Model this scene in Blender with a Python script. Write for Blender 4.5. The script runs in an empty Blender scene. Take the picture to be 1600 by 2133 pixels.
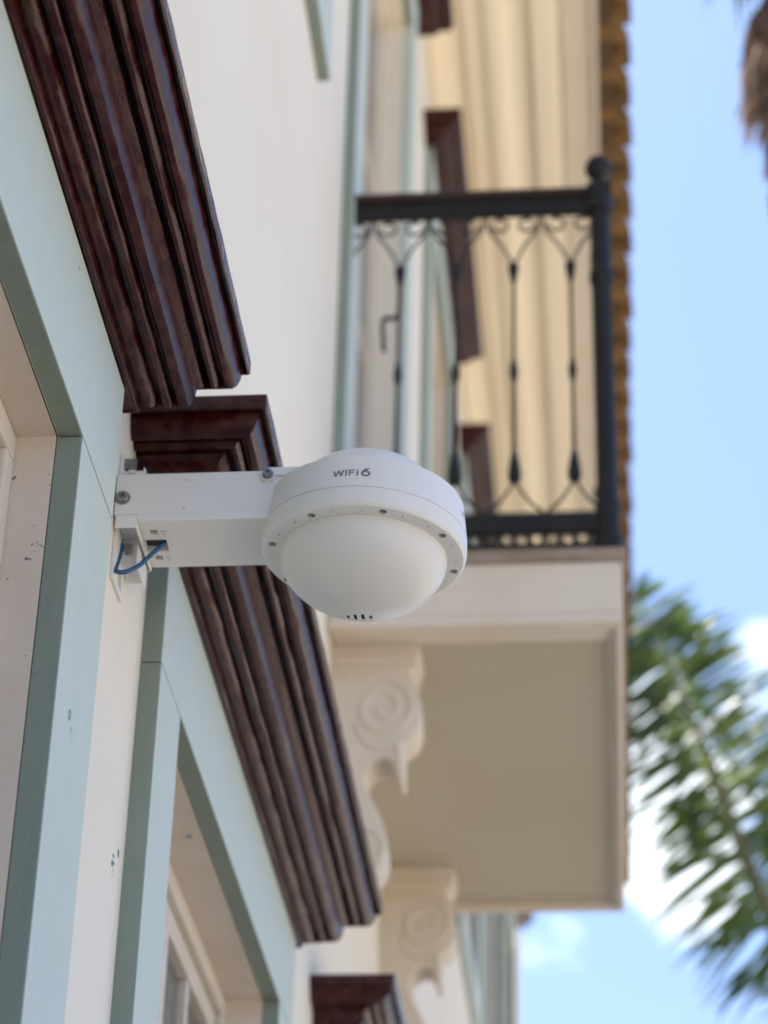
import bpy, bmesh, math, random
from mathutils import Vector, Matrix
random.seed(7)
sc = bpy.context.scene

# ------------------------------------------------------------------ camera
CAM = Vector((.64, 0, 1.6))
cd = bpy.data.cameras.new('camera'); cam = bpy.data.objects.new('camera', cd); sc.collection.objects.link(cam)
vv = Vector((230, 8366, -5098.2)).normalized(); ww = Vector((516, -3121, -5098.2)).normalized()
xx = ww.cross(vv).normalized(); ww = vv.cross(xx).normalized()
Rm = Matrix((xx, ww, vv))
cam.matrix_world = Matrix.Translation(CAM) @ Rm.to_4x4()
cd.sensor_fit = 'VERTICAL'; cd.sensor_height = 36; cd.sensor_width = 27; cd.lens = 86.04
cd.clip_start = .05; cd.clip_end = 3000
cd.dof.use_dof = True; cd.dof.focus_distance = 3.0; cd.dof.aperture_fstop = 86.04 / 20.5
sc.camera = cam

# ------------------------------------------------------------------ light
SUN_EL = math.radians(62); SUN_AZ = math.radians(-48)      # azimuth from +Y towards +X
sv = Vector((math.sin(SUN_AZ) * math.cos(SUN_EL), math.cos(SUN_AZ) * math.cos(SUN_EL), math.sin(SUN_EL)))
world = bpy.data.worlds.new('World'); sc.world = world; world.use_nodes = True
nt = world.node_tree; nt.nodes.clear()
def N(t, **k):
    n = nt.nodes.new(t)
    for a, b in k.items(): setattr(n, a, b)
    return n
L = nt.links.new
sky = N('ShaderNodeTexSky', sky_type='NISHITA', sun_disc=False, sun_elevation=SUN_EL, sun_rotation=SUN_AZ)
sky.altitude = 0; sky.air_density = 1.0; sky.dust_density = 1.0; sky.ozone_density = 1.0
tc = N('ShaderNodeTexCoord')
mp = N('ShaderNodeMapping'); mp.inputs['Scale'].default_value = (1, 1, 2.2); L(tc.outputs['Generated'], mp.inputs['Vector'])
nz = N('ShaderNodeTexNoise'); nz.inputs['Scale'].default_value = 14; nz.inputs['Detail'].default_value = 6; nz.inputs['Roughness'].default_value = .55
L(mp.outputs[0], nz.inputs['Vector'])
# a bank of cloud low in the sky up the street
def cloud_dir(x, y, z, inner, outer):
    d = Vector((x, y, z)).normalized()
    dp = N('ShaderNodeVectorMath', operation='DOT_PRODUCT'); L(tc.outputs['Generated'], dp.inputs[0]); dp.inputs[1].default_value = d
    mr = N('ShaderNodeMapRange', interpolation_type='SMOOTHSTEP'); L(dp.outputs['Value'], mr.inputs[0])
    mr.inputs[1].default_value = math.cos(math.radians(outer)); mr.inputs[2].default_value = math.cos(math.radians(inner))
    return mr.outputs[0]
CLOUDS = [(0.0278, 0.9159, 0.4004, 0.4, 2.6, 0.22), (0.0284, 0.9064, 0.4214, 0.3, 3.2, 0.36), (0.033, 0.9225, 0.3845, 0.2, 1.9, 0.24), (0.0681, 0.8845, 0.4615, 0.1, 1.7, 0.3), (-0.0231, 0.9304, 0.3658, 0.1, 1.6, 0.3), (0.0159, 0.8905, 0.4547, 0.1, 1.6, 0.22), (0.0546, 0.734, 0.677, 0.1, 1.6, 0.2)]
tot = None
for x, y, z, i, o, s in CLOUDS:
    c = cloud_dir(x, y, z, i, o); m = N('ShaderNodeMath', operation='MULTIPLY'); L(c, m.inputs[0]); m.inputs[1].default_value = s
    if tot is None: tot = m.outputs[0]
    else:
        a = N('ShaderNodeMath', operation='ADD'); L(tot, a.inputs[0]); L(m.outputs[0], a.inputs[1]); tot = a.outputs[0]
a = N('ShaderNodeMath', operation='ADD'); L(nz.outputs['Fac'], a.inputs[0]); L(tot, a.inputs[1])
mr = N('ShaderNodeMapRange', interpolation_type='SMOOTHSTEP'); L(a.outputs[0], mr.inputs[0]); mr.inputs[1].default_value = .66; mr.inputs[2].default_value = .96
mxb = N('ShaderNodeMix', data_type='RGBA'); mxb.inputs['Factor'].default_value = .30
L(sky.outputs[0], mxb.inputs[6]); mxb.inputs[7].default_value = (3.3, 5.5, 11.0, 1)      # thin veil of high haze
mx = N('ShaderNodeMix', data_type='RGBA'); L(mr.outputs[0], mx.inputs['Factor']); L(mxb.outputs[2], mx.inputs[6]); mx.inputs[7].default_value = (9.2, 10.0, 10.8, 1)
bg = N('ShaderNodeBackground'); bg.inputs['Strength'].default_value = .073; L(mx.outputs[2], bg.inputs['Color'])
wo = N('ShaderNodeOutputWorld'); L(bg.outputs[0], wo.inputs['Surface'])
sl = bpy.data.lights.new('sun', 'SUN'); sl.energy = 5.0; sl.angle = math.radians(.5); sl.color = (1, .93, .84)
so = bpy.data.objects.new('sun', sl); so.rotation_euler = sv.to_track_quat('Z', 'Y').to_euler(); sc.collection.objects.link(so)
sc.view_settings.view_transform = 'Standard'; sc.view_settings.look = 'None'; sc.view_settings.gamma = 1
sc.view_settings.exposure = 1.50
sc.cycles.max_bounces = 10; sc.cycles.diffuse_bounces = 6

# ------------------------------------------------------------------ materials
def mat(name, col, rough=.6, spec=.5, col2=None, nscale=6, namt=.5, ndetail=5, stretch=(1, 1, 1), bump=0, bscale=200, bstretch=(1, 1, 1),
        metal=0, specks=None, coat=0, rough2=None, trans=0, spots=None, spotcol=(.10, .14, .17), bdist=.002):
    m = bpy.data.materials.new(name); m.use_nodes = True; t = m.node_tree; t.nodes.clear()
    def n(ty, **k):
        q = t.nodes.new(ty)
        for a_, b_ in k.items(): setattr(q, a_, b_)
        return q
    l = t.links.new
    out = n('ShaderNodeOutputMaterial'); p = n('ShaderNodeBsdfPrincipled'); l(p.outputs[0], out.inputs[0])
    p.inputs['Roughness'].default_value = rough; p.inputs['Specular IOR Level'].default_value = spec; p.inputs['Metallic'].default_value = metal
    p.inputs['Coat Weight'].default_value = coat; p.inputs['Coat Roughness'].default_value = .12
    geo = n('ShaderNodeNewGeometry'); pos = geo.outputs['Position']
    def noise(scale, st, det=5, ro=.6):
        mpp = n('ShaderNodeMapping'); mpp.inputs['Scale'].default_value = st; l(pos, mpp.inputs['Vector'])
        z = n('ShaderNodeTexNoise'); z.inputs['Scale'].default_value = scale; z.inputs['Detail'].default_value = det; z.inputs['Roughness'].default_value = ro
        l(mpp.outputs[0], z.inputs['Vector']); return z.outputs['Fac']
    cur = None
    if col2:
        f = noise(nscale, stretch, ndetail)
        r = n('ShaderNodeMapRange', interpolation_type='SMOOTHSTEP'); l(f, r.inputs[0]); r.inputs[1].default_value = .5 - namt * .5 + .05; r.inputs[2].default_value = .5 + namt * .5
        x = n('ShaderNodeMix', data_type='RGBA'); l(r.outputs[0], x.inputs['Factor']); x.inputs[6].default_value = (*col, 1); x.inputs[7].default_value = (*col2, 1)
        cur = x.outputs[2]
        if rough2 is not None:
            rr = n('ShaderNodeMapRange'); l(r.outputs[0], rr.inputs[0]); rr.inputs[3].default_value = rough; rr.inputs[4].default_value = rough2; l(rr.outputs[0], p.inputs['Roughness'])
    def over(cur, fac, c):
        x = n('ShaderNodeMix', data_type='RGBA'); l(fac, x.inputs['Factor'])
        if cur is None: x.inputs[6].default_value = (*col, 1)
        else: l(cur, x.inputs[6])
        x.inputs[7].default_value = (*c, 1); return x.outputs[2]
    if specks:
        f = noise(specks[0], (1, 1, 1), 2, .5)
        r = n('ShaderNodeMapRange'); l(f, r.inputs[0]); r.inputs[1].default_value = specks[1]; r.inputs[2].default_value = specks[1] + .02; r.inputs[4].default_value = specks[3] if len(specks) > 3 else 1
        cur = over(cur, r.outputs[0], specks[2])
    if spots:                      # chipped paint at fixed places on the wall
        acc = None
        for (x0, y0, z0, rad) in spots:
            d = n('ShaderNodeVectorMath', operation='DISTANCE'); l(pos, d.inputs[0]); d.inputs[1].default_value = (x0, y0, z0)
            r = n('ShaderNodeMapRange'); l(d.outputs['Value'], r.inputs[0]); r.inputs[1].default_value = rad; r.inputs[2].default_value = rad * .3
            if acc is None: acc = r.outputs[0]
            else:
                k = n('ShaderNodeMath', operation='MAXIMUM'); l(acc, k.inputs[0]); l(r.outputs[0], k.inputs[1]); acc = k.outputs[0]
        f = noise(110, (1, .6, 1.5), 3, .6)
        k = n('ShaderNodeMath', operation='MULTIPLY'); l(acc, k.inputs[0]); l(f, k.inputs[1])
        r = n('ShaderNodeMapRange'); l(k.outputs[0], r.inputs[0]); r.inputs[1].default_value = .50; r.inputs[2].default_value = .54
        cur = over(cur, r.outputs[0], spotcol)
    if cur is None: p.inputs['Base Color'].default_value = (*col, 1)
    else: l(cur, p.inputs['Base Color'])
    if bump:
        f = noise(bscale, bstretch, 4)
        b = n('ShaderNodeBump'); b.inputs['Strength'].default_value = bump; b.inputs['Distance'].default_value = bdist; l(f, b.inputs['Height']); l(b.outputs[0], p.inputs['Normal'])
    if trans:
        tr = n('ShaderNodeBsdfTranslucent'); ms = n('ShaderNodeMixShader'); ms.inputs[0].default_value = trans
        if cur is not None: l(cur, tr.inputs[0])
        else: tr.inputs[0].default_value = (*col, 1)
        l(p.outputs[0], ms.inputs[1]); l(tr.outputs[0], ms.inputs[2]); l(ms.outputs[0], out.inputs[0])
    return m
M = {}
M['wall'] = mat('cream_wall_paint', (.745, .695, .59), .75, .3, col2=(.715, .655, .54), nscale=1.3, namt=.5, bump=.5, bscale=200, specks=(55, .765, (.34, .28, .22)),
                spots=[(0, 2.935, 2.866, .036), (0, 2.962, 2.895, .022)])
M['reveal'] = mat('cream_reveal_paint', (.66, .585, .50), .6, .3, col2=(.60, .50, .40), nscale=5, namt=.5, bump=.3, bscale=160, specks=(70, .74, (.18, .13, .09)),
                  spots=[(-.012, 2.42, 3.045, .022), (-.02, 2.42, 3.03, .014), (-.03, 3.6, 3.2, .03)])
M['green'] = mat('pale_green_trim', (.495, .56, .49), .5, .35, col2=(.525, .585, .52), nscale=5, namt=.7, stretch=(6, 6, .5), bump=.7, bscale=90, bstretch=(3, 3, .25), specks=(80, .775, (.16, .20, .17)),
                 spots=[(.03, 2.495, 2.862, .022), (.03, 2.511, 2.846, .022)])
M['greenside'] = mat('darker_green_edge', (.235, .285, .235), .5, .4, col2=(.20, .25, .205), nscale=7, namt=.5, stretch=(3, 3, .6), bump=.35, bscale=110, bstretch=(3, 3, .3), specks=(110, .75, (.09, .11, .09)))
M['maroon'] = mat('weathered_maroon_gloss', (.034, .0030, .0034), .07, .27, col2=(.058, .017, .009), nscale=34, namt=.26, ndetail=9, stretch=(1.3, .8, 1.3), bump=.42, bscale=300, bstretch=(1, 1, 1),
                  rough2=.26, specks=(140, .70, (.010, .006, .005)), bdist=.0016)
M['ochre'] = mat('ochre_cornice_paint', (.76, .69, .55), .75, .3, col2=(.72, .635, .48), nscale=2, namt=.5, stretch=(3, .4, 3), bump=.15, bscale=60)
M['corbelp'] = mat('beige_balcony_paint', (.64, .58, .49), .7, .3, col2=(.60, .52, .41), nscale=3, namt=.5, bump=.2, bscale=80)
M['slabtop'] = mat('weathered_slab_edge', (.33, .27, .22), .8, .2, col2=(.22, .17, .12), nscale=12, namt=.5, stretch=(1, 1, 3), bump=.3, bscale=60)
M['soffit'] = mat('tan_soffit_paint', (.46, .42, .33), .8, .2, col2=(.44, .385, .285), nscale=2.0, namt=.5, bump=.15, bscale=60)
M['iron'] = mat('black_wrought_iron', (.010, .011, .011), .5, .25, col2=(.018, .016, .013), nscale=20, namt=.5, bump=.3, bscale=90)
M['handrail'] = mat('dark_brown_handrail', (.030, .015, .010), .45, .3, col2=(.03, .02, .015), nscale=12, namt=.5, stretch=(.4, .4, 1), bump=.2, bscale=60)
M['tile'] = mat('old_clay_tile', (.215, .125, .048), .85, .2, col2=(.10, .062, .030), nscale=9, namt=.5, bump=.6, bscale=30, specks=(14, .60, (.26, .12, .045), .7))
M['mortar'] = mat('dark_eave_board', (.09, .06, .035), .9, .2)
M['plastic'] = mat('matte_white_plastic', (.70, .69, .655), .42, .4, col2=(.68, .665, .63), nscale=9, namt=.8, bump=.10, bscale=900, bdist=.0006)
M['dome'] = mat('satin_white_radome', (.68, .665, .625), .38, .35, col2=(.66, .64, .595), nscale=7, namt=.8, bump=.08, bscale=900, bdist=.0005)
M['powder'] = mat('white_powder_coat', (.70, .69, .655), .48, .4, bump=.15, bscale=700, bdist=.0008)
M['seam'] = mat('grey_seam', (.16, .16, .15), .7)
M['print'] = mat('grey_print', (.13, .135, .15), .6)
M['darkhole'] = mat('dark_recess', (.012, .016, .018), .5)
M['recess'] = mat('grey_recess', (.40, .40, .375), .6)
M['steel'] = mat('zinc_steel', (.30, .30, .30), .38, .5, metal=.85, bump=.2, bscale=500)
M['cable'] = mat('blue_cable', (.012, .085, .20), .42, .5, bump=.3, bscale=300)
M['frame'] = mat('cream_window_frame', (.62, .57, .49), .45, .4, col2=(.58, .51, .40), nscale=8, namt=.5, bump=.2, bscale=150)
M['glass'] = mat('window_glass', (.10, .115, .10), .06, .6, bump=.03, bscale=8, bdist=.01)
M['ground'] = mat('sandy_paving', (.52, .46, .38), .85, .2, col2=(.47, .40, .32), nscale=3, namt=.6, bump=.3, bscale=12)
M['darkground'] = mat('added_ground_green', (.055, .075, .025), .9, .2, col2=(.04, .055, .018), nscale=4, namt=.6, bump=.5, bscale=30)
M['bark'] = mat('palm_bark', (.20, .145, .10), .9, .2, col2=(.11, .08, .06), nscale=9, namt=.5, stretch=(1, 1, 4), bump=.9, bscale=18, bdist=.03)
M['leaf'] = mat('palm_leaf', (.13, .19, .035), .4, .4, col2=(.04, .075, .025), nscale=2.2, namt=.4, trans=.5)
M['rachis'] = mat('palm_rachis', (.20, .20, .10), .5, .4, col2=(.14, .12, .07), nscale=8, namt=.5)
M['dead'] = mat('dead_palm_leaf', (.26, .18, .12), .8, .2, col2=(.14, .09, .06), nscale=6, namt=.6, trans=.25)

# ------------------------------------------------------------------ helpers
def new_bm(): return bmesh.new()
def link(name, bm, m, parent=None, smooth=None, bevel=0, seg=2, loc=None):
    me = bpy.data.meshes.new(name); bmesh.ops.recalc_face_normals(bm, faces=bm.faces); bm.to_mesh(me); bm.free()
    for mm in (m if isinstance(m, (list, tuple)) else [m]): me.materials.append(M[mm])
    o = bpy.data.objects.new(name, me); sc.collection.objects.link(o)
    if parent is not None: o.parent = parent
    if loc: o.location = loc
    if smooth is not None:
        me.polygons.foreach_set('use_smooth', [True] * len(me.polygons)); me.set_sharp_from_angle(angle=math.radians(smooth))
    if bevel:
        b = o.modifiers.new('bevel', 'BEVEL'); b.width = bevel; b.segments = seg; b.limit_method = 'ANGLE'; b.angle_limit = math.radians(40)
    return o
def empty(name, loc, label=None, cat=None, group=None, parent=None):
    o = bpy.data.objects.new(name, None); sc.collection.objects.link(o); o.location = loc; o.empty_display_size = .1
    if label: o['label'] = label
    if cat: o['category'] = cat
    if group: o['group'] = group
    if parent: o.parent = parent
    return o
def box(bm, x0, x1, y0, y1, z0, z1, mi=0):
    v = [bm.verts.new((x, y, z)) for x in (x0, x1) for y in (y0, y1) for z in (z0, z1)]
    for q in ((0, 1, 3, 2), (4, 6, 7, 5), (0, 4, 5, 1), (2, 3, 7, 6), (0, 2, 6, 4), (1, 5, 7, 3)):
        f = bm.faces.new([v[i] for i in q]); f.material_index = mi
def lathe(bm, prof, seg=64, c=(0, 0, 0), axis='Z', mi=0, close=True):
    rings = []
    for r, z in prof:
        if r < 1e-6:
            rings.append([None, z]); continue
        rings.append([[(r * math.cos(2 * math.pi * i / seg), r * math.sin(2 * math.pi * i / seg)) for i in range(seg)], z])
    def P(a_, b_, z):
        if axis == 'Z': return (c[0] + a_, c[1] + b_, c[2] + z)
        if axis == 'Y': return (c[0] + a_, c[1] + z, c[2] + b_)
        return (c[0] + z, c[1] + a_, c[2] + b_)
    vs = []
    for ring, z in rings:
        vs.append([bm.verts.new(P(0, 0, z))] if ring is None else [bm.verts.new(P(a_, b_, z)) for a_, b_ in ring])
    for i in range(len(vs) - 1):
        A, B = vs[i], vs[i + 1]
        for k in range(seg):
            k2 = (k + 1) % seg
            if len(A) == 1 and len(B) == 1: continue
            if len(A) == 1: f = bm.faces.new((A[0], B[k], B[k2]))
            elif len(B) == 1: f = bm.faces.new((A[k], A[k2], B[0]))
            else: f = bm.faces.new((A[k], A[k2], B[k2], B[k]))
            f.material_index = mi
    if close:
        for q in (vs[0], vs[-1]):
            if len(q) > 1: bm.faces.new(q).material_index = mi
def tube(bm, pts, r, seg=8, cap=True):
    pts = [Vector(p) for p in pts]; rings = []
    rs = r if isinstance(r, (list, tuple)) else [r] * len(pts)
    up = Vector((0, 0, 1)); prev = None
    for i, p in enumerate(pts):
        d = (pts[min(i + 1, len(pts) - 1)] - pts[max(i - 1, 0)]).normalized()
        if prev is None:
            s = d.cross(up);
            if s.length < .05: s = d.cross(Vector((1, 0, 0)))
        else: s = prev - d * prev.dot(d)
        s.normalize(); prev = s; u = s.cross(d)
        rings.append([bm.verts.new(p + (s * math.cos(2 * math.pi * k / seg) + u * math.sin(2 * math.pi * k / seg)) * rs[i]) for k in range(seg)])
    for a_, b_ in zip(rings, rings[1:]):
        for k in range(seg): bm.faces.new((a_[k], a_[(k + 1) % seg], b_[(k + 1) % seg], b_[k]))
    if cap: bm.faces.new(rings[0]); bm.faces.new(rings[-1])
def spline(pts, n=6):
    pts = [Vector(p) for p in pts]; out = []
    for i in range(len(pts) - 1):
        p0, p1, p2, p3 = pts[max(i - 1, 0)], pts[i], pts[i + 1], pts[min(i + 2, len(pts) - 1)]
        for k in range(n):
            t = k / n
            out.append(.5 * ((2 * p1) + (p2 - p0) * t + (2 * p0 - 5 * p1 + 4 * p2 - p3) * t * t + (3 * p1 - p0 - 3 * p2 + p3) * t ** 3))
    out.append(pts[-1]); return out
def prism(bm, poly, a0, a1, axis='Y'):
    # polygon in (x,z) extruded along Y
    f0 = [bm.verts.new((x, a0, z)) for x, z in poly]; f1 = [bm.verts.new((x, a1, z)) for x, z in poly]
    bm.faces.new(f0); bm.faces.new(f1[::-1]); n = len(poly)
    for i in range(n): bm.faces.new((f0[i], f0[(i + 1) % n], f1[(i + 1) % n], f1[i]))
def cut(o, cutter_bms):
    # solid holes: boolean at build time, then the cutters are removed
    cm = new_bm()
    for f in cutter_bms: f(cm)
    bmesh.ops.recalc_face_normals(cm, faces=cm.faces)
    me = bpy.data.meshes.new('tmp'); cm.to_mesh(me); cm.free(); c = bpy.data.objects.new('tmp', me); sc.collection.objects.link(c)
    par = o.parent; o.parent = None
    md = o.modifiers.new('b', 'BOOLEAN'); md.operation = 'DIFFERENCE'; md.object = c; md.solver = 'EXACT'
    for s_ in o.data.materials: me.materials.append(s_)
    bpy.context.view_layer.update()
    dg = bpy.context.evaluated_depsgraph_get(); nm = bpy.data.meshes.new_from_object(o.evaluated_get(dg)); old = o.data
    o.modifiers.clear(); o.data = nm; bpy.data.objects.remove(c); bpy.data.meshes.remove(me); bpy.data.meshes.remove(old)
    o.parent = par

# ------------------------------------------------------------------ ground
g = new_bm(); s = 900
for q in (((-s, -s, 0), (s, -s, 0), (s, s, 0), (-s, s, 0)),): g.faces.new([g.verts.new(v) for v in q])
go = link('ground', g, 'ground'); go['kind'] = 'structure'

for q in (((45, -s, .004), (s, -s, .004), (s, s, .004), (45, s, .004)),):  # unseen dark green sheet, added far out to darken reflections in the hoods
    g = new_bm(); g.faces.new([g.verts.new(v) for v in q]); lo = link('added_dark_ground', g, 'darkground'); lo['kind'] = 'structure'
# ------------------------------------------------------------------ the town house
H = empty('town_house', (0, 0, 0), 'cream town house with pale green window surrounds, maroon hoods and a tiled eave', 'building')
YE0, YE1, ZT, XB = -5.0, 17.65, 8.62, -7.5
LOW = [(.95, 2.617, .19), (3.0, 4.55, .19), (5.2, 6.72, .18), (7.4, 8.95, .18), (9.6, 11.15, .18)]
UP = [(.75, 2.3, .17), (2.95, 4.47, .17), (7.6, 9.12, .17), (9.88, 11.4, .17), (12.16, 13.68, .17), (14.44, 15.96, .17)]
openings = [(a + w, b - w, 1.0, 3.2) for a, b, w in LOW]
openings[1] = (3.17, 4.357, 1.0, 3.2)
openings[0] = (1.14, 2.42, 1.0, 3.2)
upo = [(a + w, b - w, 5.73, 7.73) for a, b, w in UP]
door = (5.22, 6.63, 4.585, 7.73)
allo = openings + upo + [door]
bm = new_bm()
ys = sorted({YE0, YE1} | {o[0] for o in allo} | {o[1] for o in allo}); zs = sorted({0, ZT} | {o[2] for o in allo} | {o[3] for o in allo})
vc = {}
def vtx(y, z, x=0):
    k = (round(x, 4), round(y, 4), round(z, 4))
    if k not in vc: vc[k] = bm.verts.new((x, y, z))
    return vc[k]
for i in range(len(ys) - 1):
    for j in range(len(zs) - 1):
        cy, cz = (ys[i] + ys[i + 1]) / 2, (zs[j] + zs[j + 1]) / 2
        if any(o[0] < cy < o[1] and o[2] < cz < o[3] for o in allo): continue
        bm.faces.new((vtx(ys[i], zs[j]), vtx(ys[i + 1], zs[j]), vtx(ys[i + 1], zs[j + 1]), vtx(ys[i], zs[j + 1])))
# the other walls of the block
for q in (((0, YE0, 0), (0, YE0, ZT), (XB, YE0, ZT), (XB, YE0, 0)), ((0, YE1, 0), (0, YE1, ZT), (XB, YE1, ZT), (XB, YE1, 0)),
          ((XB, YE0, 0), (XB, YE1, 0), (XB, YE1, ZT), (XB, YE0, ZT))):
    bm.faces.new([bm.verts.new(v) for v in q])
link('wall', bm, 'wall', H)
# roof
bm = new_bm()
for q in (((-.02, YE0 - .3, 8.74), (-.02, YE1 + .02, 8.74), (-4, YE1 + .02, 10.1), (-4, YE0 - .3, 10.1)), ((XB, YE0 - .3, 8.66), (XB, YE1 + .02, 8.66), (-4, YE1 + .02, 10.1), (-4, YE0 - .3, 10.1))):
    bm.faces.new([bm.verts.new(v) for v in q])
for y in (YE0 - .3, YE1 + .02): bm.faces.new([bm.verts.new(v) for v in ((-.02, y, 8.6), (-.02, y, 8.74), (-4, y, 10.1), (XB, y, 8.66), (XB, y, 8.6))])
roof = link('roof', bm, 'tile', H)
# cornice
def arc(x0, z0, x1, z1, n=6, conv=1):
    out = []
    for i in range(1, n + 1):
        t = i / n * math.pi / 2
        if conv: out.append((x0 + (x1 - x0) * math.sin(t), z0 + (z1 - z0) * (1 - math.cos(t))))
        else: out.append((x0 + (x1 - x0) * (1 - math.cos(t)), z0 + (z1 - z0) * math.sin(t)))
    return out
cp = [(.003, 8.46), (.02, 8.46), (.02, 8.485)] + arc(.02, 8.485, .135, 8.585, 8, 0) + [(.15, 8.585), (.15, 8.565), (.235, 8.565), (.235, 8.55)]
cp += [(.255, 8.545), (.28, 8.545), (.30, 8.552), (.31, 8.57)] + arc(.32, 8.57, .42, 8.605, 6, 0) + [(.43, 8.605), (.43, 8.575)] + arc(.43, 8.575, .55, 8.60, 6, 1) + [(.556, 8.60), (.556, 8.58), (.570, 8.58), (.570, 8.595)]
cp2 = [(.570, 8.595), (.68, 8.595), (.68, 8.575), (.70, 8.575), (.70, 8.63)]
bm = new_bm(); yc1 = 16.75
prism(bm, cp + [(.570, 8.66), (.003, 8.66)], YE0, yc1); link('cornice', bm, 'ochre', H, smooth=35)
bm = new_bm(); prism(bm, [(.572, 8.594), (.68, 8.594), (.68, 8.575), (.70, 8.575), (.70, 8.63), (.572, 8.63)], YE0, yc1); link('fascia_board', bm, 'corbelp', H)
# tiled eave: rounded clay tiles running out over the cornice
for i in range(int((yc1 - 3.0) / .262)):
    y = yc1 - .13 - i * .262
    bm = new_bm(); rnd = random.uniform(-.006, .006)
    for (yy, conv, x1, zc, rad) in ((y, -1, .818 + rnd, 8.70, .098), (y + .131, 1, .836 + rnd, 8.668, .104)):
        n = 10; pts = []
        for x in (-.01, .2, .45, .66, x1):
            row = []
            for k in range(n + 1):
                t = math.pi * k / n
                for_r = rad * (1 - .06 * (x1 - x))
                row.append((x + (.012 * math.cos(t) + .006 * math.sin(t) if x == x1 else 0), yy + math.cos(t) * for_r, zc + conv * math.sin(t) * for_r * .62 + (x1 - x) * .05))
            pts.append(row)
        th = .014
        o_ = [[bm.verts.new(p) for p in row] for row in pts]; i_ = [[bm.verts.new((p[0], p[1], p[2] - th)) for p in row] for row in pts]
        for S_ in (o_, i_):
            for a_, b_ in zip(S_, S_[1:]):
                for k in range(n): bm.faces.new((a_[k], a_[k + 1], b_[k + 1], b_[k]))
        for k in range(n): bm.faces.new((o_[-1][k], o_[-1][k + 1], i_[-1][k + 1], i_[-1][k]))
        for k in (0, n):
            for r_ in range(len(o_) - 1): bm.faces.new((o_[r_][k], o_[r_ + 1][k], i_[r_ + 1][k], i_[r_][k]))
    link('eave_tile', bm, 'tile', roof, smooth=60)
bm = new_bm(); prism(bm, [(-.02, 8.665), (.76, 8.635), (.76, 8.66), (-.02, 8.74)], YE0, yc1 - .01); link('eave_board', bm, 'mortar', H)

# maroon moulded hoods over the openings
HP = [(0, .003), (.030, .003), (.034, .0005), (.038, .001), (.0395, .004), (.0405, .0135), (.045, .0115), (.051, .0115), (.057, .0145), (.0615, .021), (.063, .028), (.068, .028), (.0695, .017), (.072, .0155), (.078, .0165), (.0805, .019),
      (.081, .036), (.0862, .037), (.0868, .024), (.090, .0205), (.096, .0205), (.102, .0235), (.1065, .031), (.109, .042), (.1105, .052), (.1155, .055), (.119, .057), (.1192, .082), (.1258, .082), (.1262, .062), (.129, .0575), (.134, .058), (.1385, .063), (.1405, .0735),
      (.1440, .0740), (.145, .064), (.149, .0605), (.156, .062), (.162, .068), (.166, .079), (.168, .092), (.1685, .101), (.1735, .102), (.1738, .091), (.1755, .0885), (.178, .0905), (.178, .110), (.176, .113), (0, .119)]
def hood(y0, y1, zb, P, m='maroon', wob=.00035):
    k = (P - .03) / .148; zk = k if P < .16 else 1.0
    prof = [((x if x < .03 else .03 + (x - .03) * k), z * zk) for x, z in HP]
    bm = new_bm(); rows = []
    ny = max(2, int((y1 - y0) / .035)); rr = random.Random(int(y0 * 100))
    for (d, z) in prof:
        pts = [(0, y0 + P - d), (max(d, .0001), y0 + P - d)]
        for i in range(1, ny): pts.append((max(d, .0001), y0 + P - d + (y1 - y0 - (P - d)) * i / ny))
        y1d = y1 - (P - d) * .33; pts = [(px_, min(py_, y1d - .001 * (len(pts) - j_))) for j_, (px_, py_) in enumerate(pts)]
        pts += [(max(d, .0001), y1d), (0, y1d)]
        rows.append([bm.verts.new((x + (rr.gauss(0, wob) if 1 < j < len(pts) - 2 and d > .031 else 0), y, zb + z + (rr.gauss(0, wob * .8) if 1 < j < len(pts) - 2 and 0 < d < P * .985 else 0))) for j, (x, y) in enumerate(pts)])
    for a_, b_ in zip(rows, rows[1:]):
        for i in range(len(a_) - 1): bm.faces.new((a_[i], a_[i + 1], b_[i + 1], b_[i]))
    bm.faces.new([bm.verts.new(r_[-2].co) for r_ in rows[1:]] + [bm.verts.new(rows[-1][-1].co), bm.verts.new(rows[0][-1].co)])
    return bm
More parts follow.
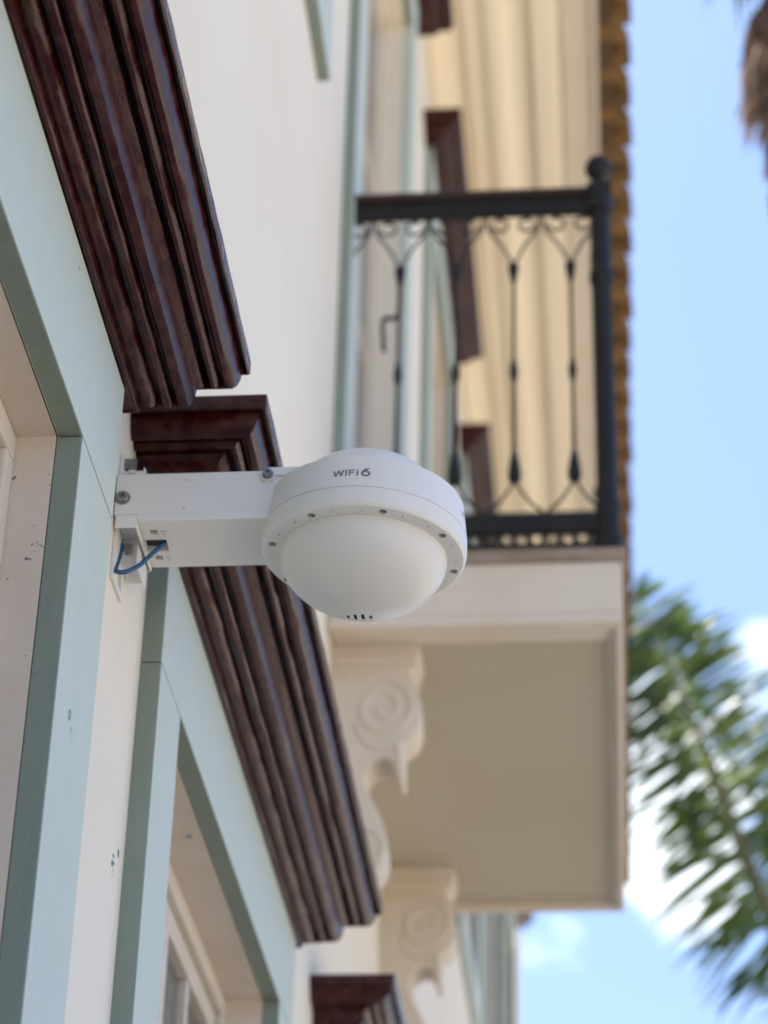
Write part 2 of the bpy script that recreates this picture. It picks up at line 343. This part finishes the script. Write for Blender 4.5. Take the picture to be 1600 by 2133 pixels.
def window(a, b, w, z0, z1, zo0, zo1, oy0, oy1, P, hy0, hy1, hz, seglab=None, kind='window'):
    W = empty(kind, (0, 0, 0), parent=H)
    # casing boards (butt jointed head on jambs); faces pale green, their edges a darker green
    bm = new_bm()
    def board(x0, x1, y0_, y1_, z0_, z1_):
        n0 = len(bm.faces); box(bm, x0, x1, y0_, y1_, z0_, z1_); bm.faces.ensure_lookup_table()
        for f in bm.faces[n0:]:
            f.normal_update()
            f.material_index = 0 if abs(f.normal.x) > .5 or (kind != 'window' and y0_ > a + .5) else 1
    T = .03; j = .0006
    board(-.002, T, a, b, zo1 + j, z1)
    board(-.002, T, a, oy0, z0, zo1 - j); board(-.002, T, oy1, b, z0, zo1 - j)
    if z0 > 0 and kind == 'window': board(-.002, T + .001, oy0 + j, oy1 - j, z0, zo0)
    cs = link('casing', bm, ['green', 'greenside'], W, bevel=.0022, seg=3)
    # plastered reveal
    xf = -.13; bm = new_bm(); e = .0
    for q in (((-.002, oy0, zo0), (xf, oy0, zo0), (xf, oy0, zo1), (-.002, oy0, zo1)), ((-.002, oy1, zo0), (xf, oy1, zo0), (xf, oy1, zo1), (-.002, oy1, zo1)),
              ((-.002, oy0, zo1), (xf, oy0, zo1), (xf, oy1, zo1), (-.002, oy1, zo1)), ((-.002, oy0, zo0), (xf, oy0, zo0), (xf, oy1, zo0), (-.002, oy1, zo0))):
        bm.faces.new([bm.verts.new(v) for v in q])
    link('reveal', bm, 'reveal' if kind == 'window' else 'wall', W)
    # fixed frame with an inner bead, then sashes
    bm = new_bm(); fw = .036; x0, x1 = -.125, (-.050 if a < 1 else -.070)
    box(bm, x0, x1, oy0, oy1, zo1 - fw, zo1 - .001); box(bm, x0, x1, oy0, oy1, zo0 + .001, zo0 + fw)
    box(bm, x0, x1, oy0 + .001, oy0 + fw, zo0 + fw, zo1 - fw); box(bm, x0, x1, oy1 - fw, oy1 - .001, zo0 + fw, zo1 - fw)
    fr = link('frame', bm, 'frame', W, bevel=.004, seg=2)
    bm = new_bm(); sw = .042; nn = 2; ya, yb = oy0 + fw + .002, oy1 - fw - .002; za, zb = zo0 + fw + .002, zo1 - fw - .002; x0, x1 = -.122, -.084
    pw = (yb - ya) / nn
    gm = new_bm()
    for i in range(nn):
        p, q = ya + i * pw + .0015, ya + (i + 1) * pw - .0015
        box(bm, x0, x1, p, q, zb - sw, zb); box(bm, x0, x1, p, q, za, za + sw); box(bm, x0, x1, p, p + sw, za + sw, zb - sw); box(bm, x0, x1, q - sw, q, za + sw, zb - sw)
        mid = (p + q) / 2; box(bm, x0 + .004, x1 - .004, mid - .011, mid + .011, za + sw, zb - sw)
        nz_ = 4
        for k in range(1, nz_):
            zz = za + (zb - za) * k / nz_; box(bm, x0 + .005, x1 - .005, p + sw, mid - .011, zz - .011, zz + .011); box(bm, x0 + .005, x1 - .005, mid + .011, q - sw, zz - .011, zz + .011)
        gm.faces.new([gm.verts.new(v) for v in ((-.104, p + .01, za + .01), (-.104, q - .01, za + .01), (-.104, q - .01, zb - .01), (-.104, p + .01, zb - .01))])
    link('sash', bm, 'frame', W, bevel=.004, seg=2); link('pane', gm, 'glass', W)
    if kind == 'window':
        bm = new_bm(); box(bm, 0.0305, .075, a - .03, b + .03, z0 - .0, z0 + .035) if z0 < 2 else box(bm, .0315, .036, a + .01, b - .01, z0 + .05, z0 + .06)
        if z0 < 2: link('sill', bm, 'green', W, bevel=.003)
        else: bm.free()
    hb = hood(hy0, hy1, hz, P); link('hood', hb, 'maroon', W, smooth=28)
    return W
hoods = [(.75, 2.718, .178), (2.785, 4.630, .192), (5.02, 6.75, .185), (7.25, 9.1, .18), (9.45, 11.3, .18)]
for i, ((a, b, w), o, (h0, h1, P)) in enumerate(zip(LOW, openings, hoods)):
    window(a, b, w, .82, 3.401, 1.0, 3.2, o[0], o[1], P, h0, h1, 3.399 if i == 0 else 3.390)
for (a, b, w), o in zip(UP, upo):
    window(a, b, w, 5.56, 7.966, 5.73, 7.73, o[0], o[1], .152, a - .13, b + .05, 7.962)
# balcony door, without glazing bars low down: same surround, taller
D = window(5.03, 6.82, .19, 4.585, 7.966, 4.585, 7.73, 5.22, 6.63, .152, 5.0, 6.99, 7.962, kind='balcony_door')

# ------------------------------------------------------------------ balcony
B = empty('balcony', (0, 5.06, 4.385), parent=H)
BY0, BY1, BX = 5.065, 6.86, .70
by = -5.06; bz = -4.385
def bl(name, bm, m, **k):
    o = link(name, bm, m, B, **k); o.location = (0, by, bz); return o
bm = new_bm()
box(bm, .002, BX, BY0, BY1, 4.41, 4.548)
# moulded rim under the slab round a sunk panel
box(bm, .002, BX, BY0, BY0 + .035, 4.385, 4.41); box(bm, BX - .018, BX, BY0 + .035, BY1, 4.385, 4.41); box(bm, .002, BX - .018, BY1 - .03, BY1, 4.385, 4.41)
bl('slab', bm, 'corbelp', bevel=.004)
bm = new_bm()
box(bm, .002, BX - .018, BY0 + .035, BY0 + .075, 4.394, 4.4095); box(bm, BX - .030, BX - .018, BY0 + .075, BY1 - .03, 4.394, 4.4095)
box(bm, .002, BX - .030, BY0 + .075, BY0 + .125, 4.401, 4.4095); box(bm, BX - .040, BX - .030, BY0 + .125, BY1 - .03, 4.401, 4.4095)
bl('soffit_moulding', bm, 'corbelp', bevel=.003)
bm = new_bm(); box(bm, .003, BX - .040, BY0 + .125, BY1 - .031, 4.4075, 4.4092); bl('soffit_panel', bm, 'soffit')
bm = new_bm(); box(bm, .002, BX + .012, BY0 - .012, BY1 + .012, 4.549, 4.583); bl('slab_edge', bm, 'slabtop', bevel=.006)
# scrolled corbels
CORB = [(0, 4.408), (.206, 4.408), (.206, 4.375), (.200, 4.372), (.200, 4.352), (.194, 4.345), (.190, 4.33), (.198, 4.315), (.207, 4.295), (.214, 4.26), (.216, 4.215), (.211, 4.185), (.195, 4.162), (.176, 4.150),
        (.176, 4.068), (.170, 4.060), (.163, 4.066), (.150, 4.105), (.128, 4.112), (.105, 4.100), (.088, 4.078), (.084, 4.05), (.098, 4.015), (.118, 3.975), (.134, 3.935), (.141, 3.895), (.138, 3.85), (.122, 3.822), (.09, 3.806), (.05, 3.80), (0, 3.79)]
for y0 in (5.195, 6.56):
    bm = new_bm(); prism(bm, CORB, y0 + .012, y0 + .128)
    for x1, za, zb_ in ((.212, 4.378, 4.4075), (.206, 4.352, 4.377)): box(bm, .0, x1, y0 - .002, y0 + .142, za, zb_)
    c = bl('corbel', bm, 'corbelp', bevel=.004)
    for yy in (y0 + .012, y0 + .128):
        bm = new_bm(); pts = []
        for k in range(64):          # big volute
            t = k / 63; ang = math.radians(95 - 640 * t); r = .072 * (1 - t) ** .8 + .008
            pts.append((.128 + r * math.cos(ang) * .95, yy, 4.238 + r * math.sin(ang)))
        tube(bm, [(.03, yy, 4.322), (.08, yy, 4.318)] + pts, .0085, 8)
        bl('corbel_scroll', bm, 'corbelp', smooth=60); bm = new_bm()
        tube(bm, spline([(.065, yy, 4.20), (.075, yy, 4.165), (.10, yy, 4.14), (.135, yy, 4.134), (.158, yy, 4.148), (.166, yy, 4.12), (.168, yy, 4.075)], 5), .008, 8)
        bl('corbel_scroll', bm, 'corbelp', smooth=60); bm = new_bm(); pts = []
        for k in range(40):
            t = k / 39; ang = math.radians(80 - 500 * t); r = .042 * (1 - t) ** .8 + .006
            pts.append((.093 + r * math.cos(ang), yy, 3.875 + r * math.sin(ang)))
        tube(bm, [(.04, yy, 3.98), (.07, yy, 3.95)] + pts, .006, 8)
        bl('corbel_scroll', bm, 'corbelp', smooth=60)
# railing
RY0, RY1, RX = 5.085, 6.72, .673
bm = new_bm()
for (x0, x1, y0, y1) in ((.0, RX + .02, RY0 - .022, RY0 + .022), (RX - .024, RX + .024, RY0 + .022, RY1 - .022), (0, RX + .02, RY1 - .022, RY1 + .022)):
    box(bm, x0, x1, y0, y1, 5.640, 5.665)
bl('handrail', bm, 'handrail', bevel=.008, seg=3)
bm = new_bm()
for za, zb_ in ((5.590, 5.639), (4.640, 4.688), (4.597, 4.608)):
    bm = new_bm()
    for (x0, x1, y0, y1) in ((.0, RX, RY0 - .009, RY0 + .009), (RX - .009, RX + .009, RY0 + .009, RY1 - .009), (0, RX, RY1 - .009, RY1 + .009)):
        box(bm, x0, x1, y0, y1, za, zb_)
    bl('rail_bar', bm, 'iron', bevel=.002)
def post(x, y):
    bm = new_bm()
    lathe(bm, [(.036, 4.584), (.036, 4.62), (.030, 4.625), (.026, 4.66), (.031, 4.70), (.031, 4.715), (.026, 4.725), (.0255, 5.36), (.031, 5.37), (.031, 5.40), (.026, 5.41), (.028, 5.45), (.0255, 5.47), (.0255, 5.585), (.036, 5.59), (.036, 5.64)], 20, (x, y, 0))
    box(bm, x - .031, x + .031, y - .031, y + .031, 5.641, 5.668)
    p = bl('post', bm, 'iron', smooth=30)
    bm = new_bm()
    lathe(bm, [(.020, 5.669), (.022, 5.68), (.012, 5.69), (.013, 5.70)] + [(.036 * math.sin(math.pi * (k + 1.5) / 12), 5.735 - .036 * math.cos(math.pi * (k + 1.5) / 12)) for k in range(10)] + [(.006, 5.772), (.004, 5.780), (0, 5.783)], 20, (x, y, 0))
    bl('finial', bm, 'iron', smooth=50)
post(RX, RY0); post(RX, RY1)
def baluster_bm(h0=4.662, h1=5.590):
    bm = new_bm()
    lathe(bm, [(.0045, 4.78), (.016, 4.79), (.017, 4.81), (.011, 4.85), (.0055, 4.875), (.0045, 5.07), (.007, 5.08), (.0115, 5.105), (.007, 5.135), (.0045, 5.145), (.0045, 5.37), (.008, 5.385), (.0145, 5.42), (.0145, 5.432), (.004, 5.435)], 12)
    for s_ in (-1, 1):
        tube(bm, spline([(0, 0, 5.43), (s_ * .014, 0, 5.46), (s_ * .030, 0, 5.495), (s_ * .055, 0, 5.53), (s_ * .067, 0, 5.555), (s_ * .068, 0, 5.59)], 4), .0036, 6)
        pts = [(s_ * (.036 + .022 * math.cos(math.radians(a_))), 0, 5.560 + .020 * math.sin(math.radians(a_))) for a_ in range(60, 380, 24)]
        tube(bm, pts, .0038, 6)
        tube(bm, spline([(0, 0, 4.79), (s_ * .016, 0, 4.760), (s_ * .040, 0, 4.725), (s_ * .062, 0, 4.706), (s_ * .070, 0, 4.689)], 4), .0036, 6)
        for cx in (.018, .0545):
            pts = [(s_ * (cx + .016 * math.cos(math.radians(a_))), 0, 4.624 + .0165 * math.sin(math.radians(a_))) for a_ in range(0, 361, 30)]
            tube(bm, pts, .0035, 6)
    return bm
b0 = bl('baluster', baluster_bm(), 'iron', smooth=40)
b0.location = (.006, by + RY0, bz)
def balc(x, y, rot=0):
    c = b0.copy(); sc.collection.objects.link(c); c.parent = B; c.location = (x, by + y, bz); c.rotation_euler = (0, 0, rot)
for x in (.153, .300, .447, .594): balc(x, RY0)
for x in (.006, .153, .300, .447, .594): balc(x, RY1)
for k in range(10): balc(RX, RY0 + .135 + k * .148, math.pi / 2)
# iron latch hook on the door side of the railing
bm = new_bm(); tube(bm, spline([(.150, RY0 + .02, 5.40), (.150, RY0 + .03, 5.33), (.140, RY0 + .03, 5.30), (.112, RY0 + .03, 5.30), (.108, RY0 + .03, 5.27), (.113, RY0 + .03, 5.20)], 4), .006, 8)
bl('latch_hook', bm, 'iron', smooth=50)

for o in B.children:
    if o.name.split('.')[0] in ('handrail', 'rail_bar', 'post', 'finial', 'baluster', 'latch_hook'):
        o.scale.z = 1.024; o.location.z = bz + 4.584 * (1 - 1.024)
# ------------------------------------------------------------------ the access point and its bracket
A = empty('wireless_access_point', (0, 2.805, 3.275), 'white domed outdoor wireless access point on a bracket arm between two windows', 'access point')
R0 = .1387; k_ = R0 / .140
body = empty('housing_pivot', (0, 0, 0))      # replaced below by the housing mesh itself
bpy.data.objects.remove(body)
bm = new_bm()
pr = [(.1132, .004), (.1132, 0), (.1320, 0), (.1345, .0006), (.1368, .0030), (.1383, .0065), (.1390, .011), (.1388, .0268), (.1375, .0272), (.1375, .0282), (.1388, .0286), (.1330, .0765), (.1326, .0782), (.1316, .0794), (.1300, .0800), (.106, .0806), (.102, .074)]
lathe(bm, [(r * k_, z * k_) for r, z in pr] + [(.02, .074), (.02, .004)], 160)
hb = link('housing', bm, ['plastic', 'recess'], None, smooth=22)
HC = []
for k in range(8):
    ang = math.radians(-90 + 17 + 45 * k); cx, cy = .1248 * k_ * math.cos(ang), .1248 * k_ * math.sin(ang)
    def f(cm, cx=cx, cy=cy): lathe(cm, [(.0057, -.004), (.0056, .0), (.0046, .0035), (.0046, .0075), (.0, .0075)], 20, (cx, cy, 0), close=True)
    HC.append(f)
    for da in (-13, 13):
        an = ang + math.radians(da); cx2, cy2 = .1238 * k_ * math.cos(an), .1238 * k_ * math.sin(an)
        HC.append(lambda cm, cx=cx2, cy=cy2: lathe(cm, [(.0013, -.003), (.0013, .004), (0, .004)], 10, (cx, cy, 0), close=True))
cut(hb, HC)
for p_ in hb.data.polygons:
    c_ = p_.center; rr = math.hypot(c_.x, c_.y)
    if .112 * k_ < rr < .134 * k_ and c_.z > .0003 and c_.z < .009 : p_.material_index = 1
hb.data.polygons.foreach_set('use_smooth', [True] * len(hb.data.polygons)); hb.data.set_sharp_from_angle(angle=math.radians(22))
hb.parent = A; hb.location = (.3315, .0005, -.0285); hb.rotation_euler = (0, math.radians(1.6), 0)
# radome under, cap above
bm = new_bm(); n = 40
lathe(bm, [(.1131 * k_ * math.cos(math.pi / 2 * i / n), .001 - .0775 * k_ * math.sin(math.pi / 2 * i / n)) for i in range(n)] + [(0, .001 - .0775 * k_)], 128)
dome = link('radome', bm, ['dome', 'darkhole'], None, smooth=40)
LED = []
for x, w, l in ((-.0195, .0034, .013), (-.0098, .0040, .021), (.0005, .0040, .021), (.0108, .0034, .013)):
    yc = .0315 + abs(x) * .15
    LED.append(lambda cm, x=x, w=w, l=l, yc=yc: box(cm, x - w / 2, x + w / 2, yc - l / 2, yc + l / 2, -.075, -.058))
cut(dome, LED)
dome.data.polygons.foreach_set('use_smooth', [True] * len(dome.data.polygons)); dome.data.set_sharp_from_angle(angle=math.radians(35))
for p_ in dome.data.polygons:
    c_ = p_.center; el = (c_.x ** 2 + c_.y ** 2) / (.1131 * k_) ** 2 + ((c_.z - .001) / (.0775 * k_)) ** 2
    if el < .985 and c_.z < -.02 : p_.material_index = 1
dome.parent = hb
bm = new_bm()
for x in (-.0195, -.0100, .0003, .0105):           # tiny printed marks below the slots
    yy = .0475 + abs(x) * .1; zz = .001 - .0775 * k_ * math.sqrt(1 - (x * x + yy * yy) / (.1131 * k_) ** 2) - .0002
    box(bm, x - .0011, x + .0011, yy - .0004, yy + .0004, zz - .0001, zz + .0002); box(bm, x - .0002, x + .0004, yy + .0005, yy + .002, zz - .0001, zz + .0008)
mk = link('print_mark', bm, 'recess', hb)
bm = new_bm()
lathe(bm, [(.1052 * k_, .0795)] + [(.1052 * k_ * math.cos(math.pi / 2 * i / n), .0800 + .068 * k_ * math.sin(math.pi / 2 * i / n)) for i in range(1, n)] + [(0, .080 + .068 * k_)], 96)
link('top_cap', bm, 'dome', hb, smooth=40)
# lettering wrapped on the band
bm = new_bm()
U = .991 * .000642 / 13.33
def cylpt(px, py, off=.0):
    u = (px - 733) * U; v = (582 - py) * U / .857
    z = .0445 + v; rad = .1388 + (.1330 - .1388) * (z - .0286) / .0479
    r = rad * k_ + .00025 + off; th = -math.pi / 2 + u / r
    return (r * math.cos(th), r * math.sin(th), z * k_)
def poly(pts, n=4):
    # quad strip given as pairs
    for (a_, b_), (c_, d_) in zip(pts, pts[1:]):
        for i in range(n):
            t0, t1 = i / n, (i + 1) / n
            L0 = [(a_[0] + (c_[0] - a_[0]) * t, a_[1] + (c_[1] - a_[1]) * t) for t in (t0, t1)]; R1 = [(b_[0] + (d_[0] - b_[0]) * t, b_[1] + (d_[1] - b_[1]) * t) for t in (t0, t1)]
            bm.faces.new([bm.verts.new(cylpt(*p)) for p in (L0[0], R1[0], R1[1], L0[1])])
def stroke(p, q, w):
    dx, dy = q[0] - p[0], q[1] - p[1]
    if abs(dy) > abs(dx): poly([((p[0] - w / 2, p[1]), (p[0] + w / 2, p[1])), ((q[0] - w / 2, q[1]), (q[0] + w / 2, q[1]))])
    else: poly([((p[0], p[1] - w / 2), (p[0], p[1] + w / 2)), ((q[0], q[1] - w / 2), (q[0], q[1] + w / 2))])
for p, q in (((122, 405), (172, 582)), ((172, 582), (262, 400)), ((262, 400), (325, 572)), ((325, 572), (392, 393))): stroke(p, q, 50)
stroke((470, 390), (460, 572), 48)
stroke((565, 390), (557, 572), 46); stroke((588, 406), (697, 404), 34); stroke((588, 476), (690, 474), 32)
stroke((777, 393), (776, 420), 50); stroke((774, 436), (770, 572), 48)
ring = []
for i in range(33):
    t = 2 * math.pi * i / 32; ring.append(((1000 + 64 * math.cos(t), 500 + 42 * math.sin(t)), (1000 + 128 * math.cos(t), 505 + 88 * math.sin(t))))
poly(ring, 1)
poly([((872, 500), (935, 500)), ((890, 440), (950, 460)), ((930, 395), (990, 430)), ((975, 362), (1020, 410)), ((1000, 348), (1060, 385)), ((1060, 345), (1095, 368)), ((1120, 342), (1121, 345))], 2)
poly([((1015, 405), (985, 445)), ((1060, 430), (1020, 450)), ((1100, 460), (1055, 475))], 2)
link('lettering', bm, 'print', hb)
# second small mark round the side
for du in (0, .004, .008):
    for (z0, z1) in ((.050, .056),):
        bm = new_bm(); r = .1365 * k_; th = math.radians(-12) + du / r
        vs = [(r + .0004, th - .006, z0), (r + .0004, th + .008, z0), (r + .0002, th + .014, z1), (r + .0002, th, z1)]
        bm.faces.new([bm.verts.new((a_ * math.cos(b_), a_ * math.sin(b_), c_)) for a_, b_, c_ in vs])
        link('print_mark', bm, 'print', hb)
# the arm
bm = new_bm(); box(bm, .001, .262, -.060, .061, .0115, .0755)
arm = link('arm', bm, ['powder', 'darkhole'], A)
bm = new_bm(); box(bm, .034, .258, -.0615, .0625, .0, .0113)
cov = link('arm_cover', bm, ['powder', 'darkhole'], None)
cut(cov, [lambda cm: box(cm, .030, .064, -.011, .020, -.01, .03), lambda cm: box(cm, .045, .0565, -.037, -.023, -.01, .03), lambda cm: box(cm, .041, .0525, .031, .043, -.01, .03)])
cov.parent = A
bv = cov.modifiers.new('bevel', 'BEVEL'); bv.width = .0012; bv.segments = 2; bv.limit_method = 'ANGLE'
bv = arm.modifiers.new('bevel', 'BEVEL'); bv.width = .0015; bv.segments = 2; bv.limit_method = 'ANGLE'
bm = new_bm(); box(bm, .034, .066, -.013, .022, .0106, .0113)
link('cable_port', bm, 'darkhole', A)
bm = new_bm()
for (x, y) in ((.064, -.030), (.060, .037)):
    bm = new_bm(); box(bm, x - .0025, x - .0005, y - .006, y - .002, -.0003, .0002); box(bm, x + .0015, x + .0035, y - .006, y - .0015, -.0003, .0002); box(bm, x - .0015, x + .0030, y + .003, y + .0045, -.0003, .0002); link('print_mark', bm, 'recess', A)
for (x, z) in ((.0965, .0635), (.0955, .0185)):
    bm = new_bm(); lathe(bm, [(.0016, -.0604), (.0016, -.0601)], 10, (x, 0, z), 'Y'); link('rivet', bm, 'recess', A)
# screws
def screw(x, y, z, r, parent, m='steel'):
    bm = new_bm(); lathe(bm, [(r * 1.25, y), (r * 1.25, y - .0012), (r, y - .0014), (r, y - .006), (r * .9, y - .0070), (r * .48, y - .0070), (r * .42, y - .0035), (0, y - .0035)], 24, (x, 0, z), 'Y')
    return link('screw', bm, m, parent, smooth=30)
screw(.0115, -.060, .0375, .0082, A); 
bm = new_bm(); lathe(bm, [(.0095, -.066), (.0098, -.0655), (.0098, -.056)], 24, (.207, 0, .0655), 'Y')
box(bm, .205, .30, -.064, -.056, .0655, .078)
lug = link('lug', bm, 'powder', A, bevel=.0012)
screw(.207, -.066, .0655, .0062, A)
# wall side bracket
bm = new_bm(); box(bm, .0005, .0040, -.045, .022, -.076, .118)
wp = link('wall_plate', bm, 'powder', None)
cut(wp, [lambda cm: box(cm, -.01, .02, -.022, .012, -.066, -.044), lambda cm: box(cm, -.01, .02, -.030, .012, .120, .130)]); wp.parent = A
bm = new_bm()
box(bm, .0042, .034, -.0605, -.0585, -.009, .0108); box(bm, .0315, .0338, -.0583, .058, -.009, .0108); box(bm, .0042, .0313, -.0583, .058, .0088, .0108)
box(bm, .0042, .030, .058, .060, -.009, .0108)
bk = link('bracket', bm, 'powder', A, bevel=.0006)
bm = new_bm()
box(bm, .004, .0262, .0, .002, -.030, .0085); box(bm, .004, .0262, .002, .052, -.030, -.028); box(bm, .0264, .0284, -.012, .052, -.040, .0085)
box(bm, .004, .0262, .052, .054, -.030, .0085)
cl = link('clamp', bm, ['powder', 'recess'], None)
cut(cl, [lambda cm: box(cm, .006, .019, -.003, .005, -.016, .003), lambda cm: lathe(cm, [(.007, .02), (.007, .04)], 20, (0, .018, -.012), 'X')]); cl.parent = A
bm = new_bm(); box(bm, .0045, .0165, -.004, -.002, -.0095, -.005); box(bm, .003, .006, -.012, .0, -.012, .002); link('clip', bm, 'steel', A, bevel=.0006)
bm = new_bm(); box(bm, .0015, .0205, -.036, -.031, .101, .116); box(bm, .0045, .0175, -.0375, -.0362, .104, .113); box(bm, .0015, .004, -.031, .005, .101, .116); link('strap_clip', bm, 'steel', A, bevel=.0008)
bm = new_bm(); box(bm, .0042, .031, -.0305, -.0285, .0757, .099)
tb = link('tab', bm, 'powder', None); cut(tb, [lambda cm: box(cm, .0065, .0175, -.04, -.02, .080, .0955)]); tb.parent = A
bm = new_bm(); box(bm, .0292, .0312, -.0283, .030, .0757, .106); link('tab', bm, 'powder', A, bevel=.0006)
bm = new_bm(); tube(bm, spline([(.070, .012, .012), (.062, .002, .004), (.053, -.010, -.014), (.045, -.020, -.031), (.035, -.030, -.050), (.022, -.040, -.0645), (.011, -.0405, -.0655), (.0045, -.033, -.056), (.0045, -.018, -.03), (.0045, -.01, -.006)], 6), .0033, 12)
link('cable', bm, 'cable', A, smooth=60)

# ------------------------------------------------------------------ palms
def frond_mesh(path, lw, ll, seed, n=62, droop=.25, mats=None, splay=(.2, 1.0), up=(0, 0, 1), rise=.36, skew=0, t0=.10):
    rr = random.Random(seed); pts = spline(path, 8); bm = new_bm(); m_ = len(pts)
    tube(bm, pts, [.026 * (1 - i / m_) + .004 for i in range(m_)], 6)
    upv = Vector(up)
    for i in range(n):
        t = t0 + (.98 - t0) * i / n; f = t * (m_ - 1); i0 = int(f); p = pts[i0].lerp(pts[min(i0 + 1, m_ - 1)], f - i0)
        d = (pts[min(i0 + 1, m_ - 1)] - pts[max(i0 - 1, 0)]).normalized(); s0 = d.cross(upv)
        s0 = s0.normalized() if s0.length > .05 else Vector((1, 0, 0)); u0 = s0.cross(d)
        L0 = ll * (math.sin(math.pi * min(1, .18 + t * .80)) ** .6) * rr.uniform(.8, 1.1)
        for sg in (-1, 1):
            sk = skew * (1 if (s0 * sg).x > 0 else -1)
            v = (s0 * sg * rr.uniform(.85, 1.1) + d * (rr.uniform(*splay) if not skew else sk * rr.uniform(.2, 1.6)) + u0 * rr.uniform(-rise, rise)).normalized()
            q = [p]; cur = Vector(v)
            for k in range(3):
                cur = (cur + Vector((0, 0, -1)) * droop * (k + .4) * rr.uniform(.6, 1.3)).normalized(); q.append(q[-1] + cur * L0 / 3)
            wv = (d * .9 + u0 * rr.uniform(-.6, .6)).normalized(); w_ = [.35, 1, .75, .06]
            prev = None
            for k in range(4):
                a_ = bm.verts.new(q[k] + wv * lw * .5 * w_[k]); b_ = bm.verts.new(q[k] - wv * lw * .5 * w_[k])
                if prev: fc = bm.faces.new((prev[0], prev[1], b_, a_)); fc.material_index = 1
                prev = (a_, b_)
    return bm
def palm(label, crown, trunk_r, fronds, dead=()):
    T = empty('palm_tree', (crown[0], crown[1], 0), label, 'tree', 'palm trees beside the house')
    x, y, z = crown; bm = new_bm(); rr = random.Random(int(z * 10)); prof = []
    nn = 46
    for i in range(nn + 1):
        h = (z - .1) * i / nn; prof.append((trunk_r * (1.25 - .35 * i / nn + (.18 if i < 3 else 0)) * (1 + (.06 if i % 2 else -.03)), h))
    lathe(bm, prof, 18); link('trunk', bm, 'bark', T, smooth=50)
    for i, (path, n, ll, splay) in enumerate(fronds):
        bm = frond_mesh([Vector(p) - Vector((x, y, 0)) for p in path], .046 if i < 3 else .05, ll, i + 3, n, splay=splay, droop=(.05 if i < 3 else .25), rise=(.32 if i < 3 else .36), up=((0, -1, .25) if i < 3 and label[0] == 'g' else (0, 0, 1)), skew=(.45 if i < 3 and label[0] == 'g' else 0), t0=(.22 if i < 3 and label[0] == 'g' else .10)); link('frond', bm, ['rachis', 'leaf'], T)
    for i, (path, n, ll, splay) in enumerate(dead):
        bm = frond_mesh([Vector(p) - Vector((x, y, 0)) for p in path], .06, ll, i + 50, n, splay=splay, droop=.9); link('dead_frond', bm, ['dead', 'dead'], T)
    return T
def arch(c, az, el, ln, sag):
    c = Vector(c); h = Vector((math.sin(az), math.cos(az), 0)); out = []
    for i in range(6):
        t = i / 5; out.append(c + h * (ln * t * math.cos(el) * (1 - .12 * t)) + Vector((0, 0, ln * t * math.sin(el) - sag * ln * t * t)))
    return out
# palm up the street: crown low right, long fronds leaning back across the sky
cA = (1.96, 13.0, 5.70)
fr = [([(1.92, 13.0, 5.80), (1.76, 13.0, 6.35), (1.57, 13.0, 6.87), (1.41, 13.0, 7.38), (1.27, 13.02, 7.85), (1.12, 13.05, 8.32), (1.02, 13.1, 8.65), (.97, 13.15, 8.85)], 76, .72, (.0, .35)),
      ([(1.94, 13.1, 5.9), (1.84, 13.3, 6.7), (1.66, 13.5, 7.5), (1.42, 13.7, 8.15), (1.16, 13.9, 8.6), (.98, 14.0, 8.8)], 34, .60, (.1, .5)),
      ]
fr.append(([(1.818, 13.6, 6.297), (1.567, 13.6, 7.113), (1.326, 13.6, 7.919), (1.108, 13.6, 8.64), (0.96, 13.6, 9.085), (0.861, 13.6, 9.297)], 40, .58, (.0, .4)))
for az, el in ((70, 40), (100, 15), (125, 50), (150, 25), (30, 45), (55, 10), (180, 45), (5, 20)):
    fr.append((arch(cA, math.radians(az), math.radians(el), random.uniform(2.3, 2.8), .45), 48, .65, (.3, .9)))
palm('green palm tree beyond the balcony with one long frond leaning across the sky', cA, .16, fr)
cB = (1.745, 9.0, 9.98)
fr = []
for az in (20, 50, 80, 110, 140, 165, 95, 330, 300):
    fr.append((arch(cB, math.radians(az), math.radians(random.uniform(30, 65) if az < 200 else 62), random.uniform(2.2, 2.8), .35), 46, .6, (.3, .9)))
dd = []
for k in range(22):
    az = math.radians(k * 16.4 + 8); h = Vector((math.sin(az), math.cos(az), 0)); c = Vector(cB)
    l_ = random.uniform(1.0, 1.75)
    dd.append(([c + h * .10, c + h * .24 + Vector((0, 0, -.12)), c + h * .27 + Vector((0, 0, -.5)), c + h * .20 + Vector((0, 0, -l_))], 40, .36, (.5, 1.4)))
palm('tall palm tree with a skirt of brown dead fronds hanging at the top right', cB, .17, fr, dd)
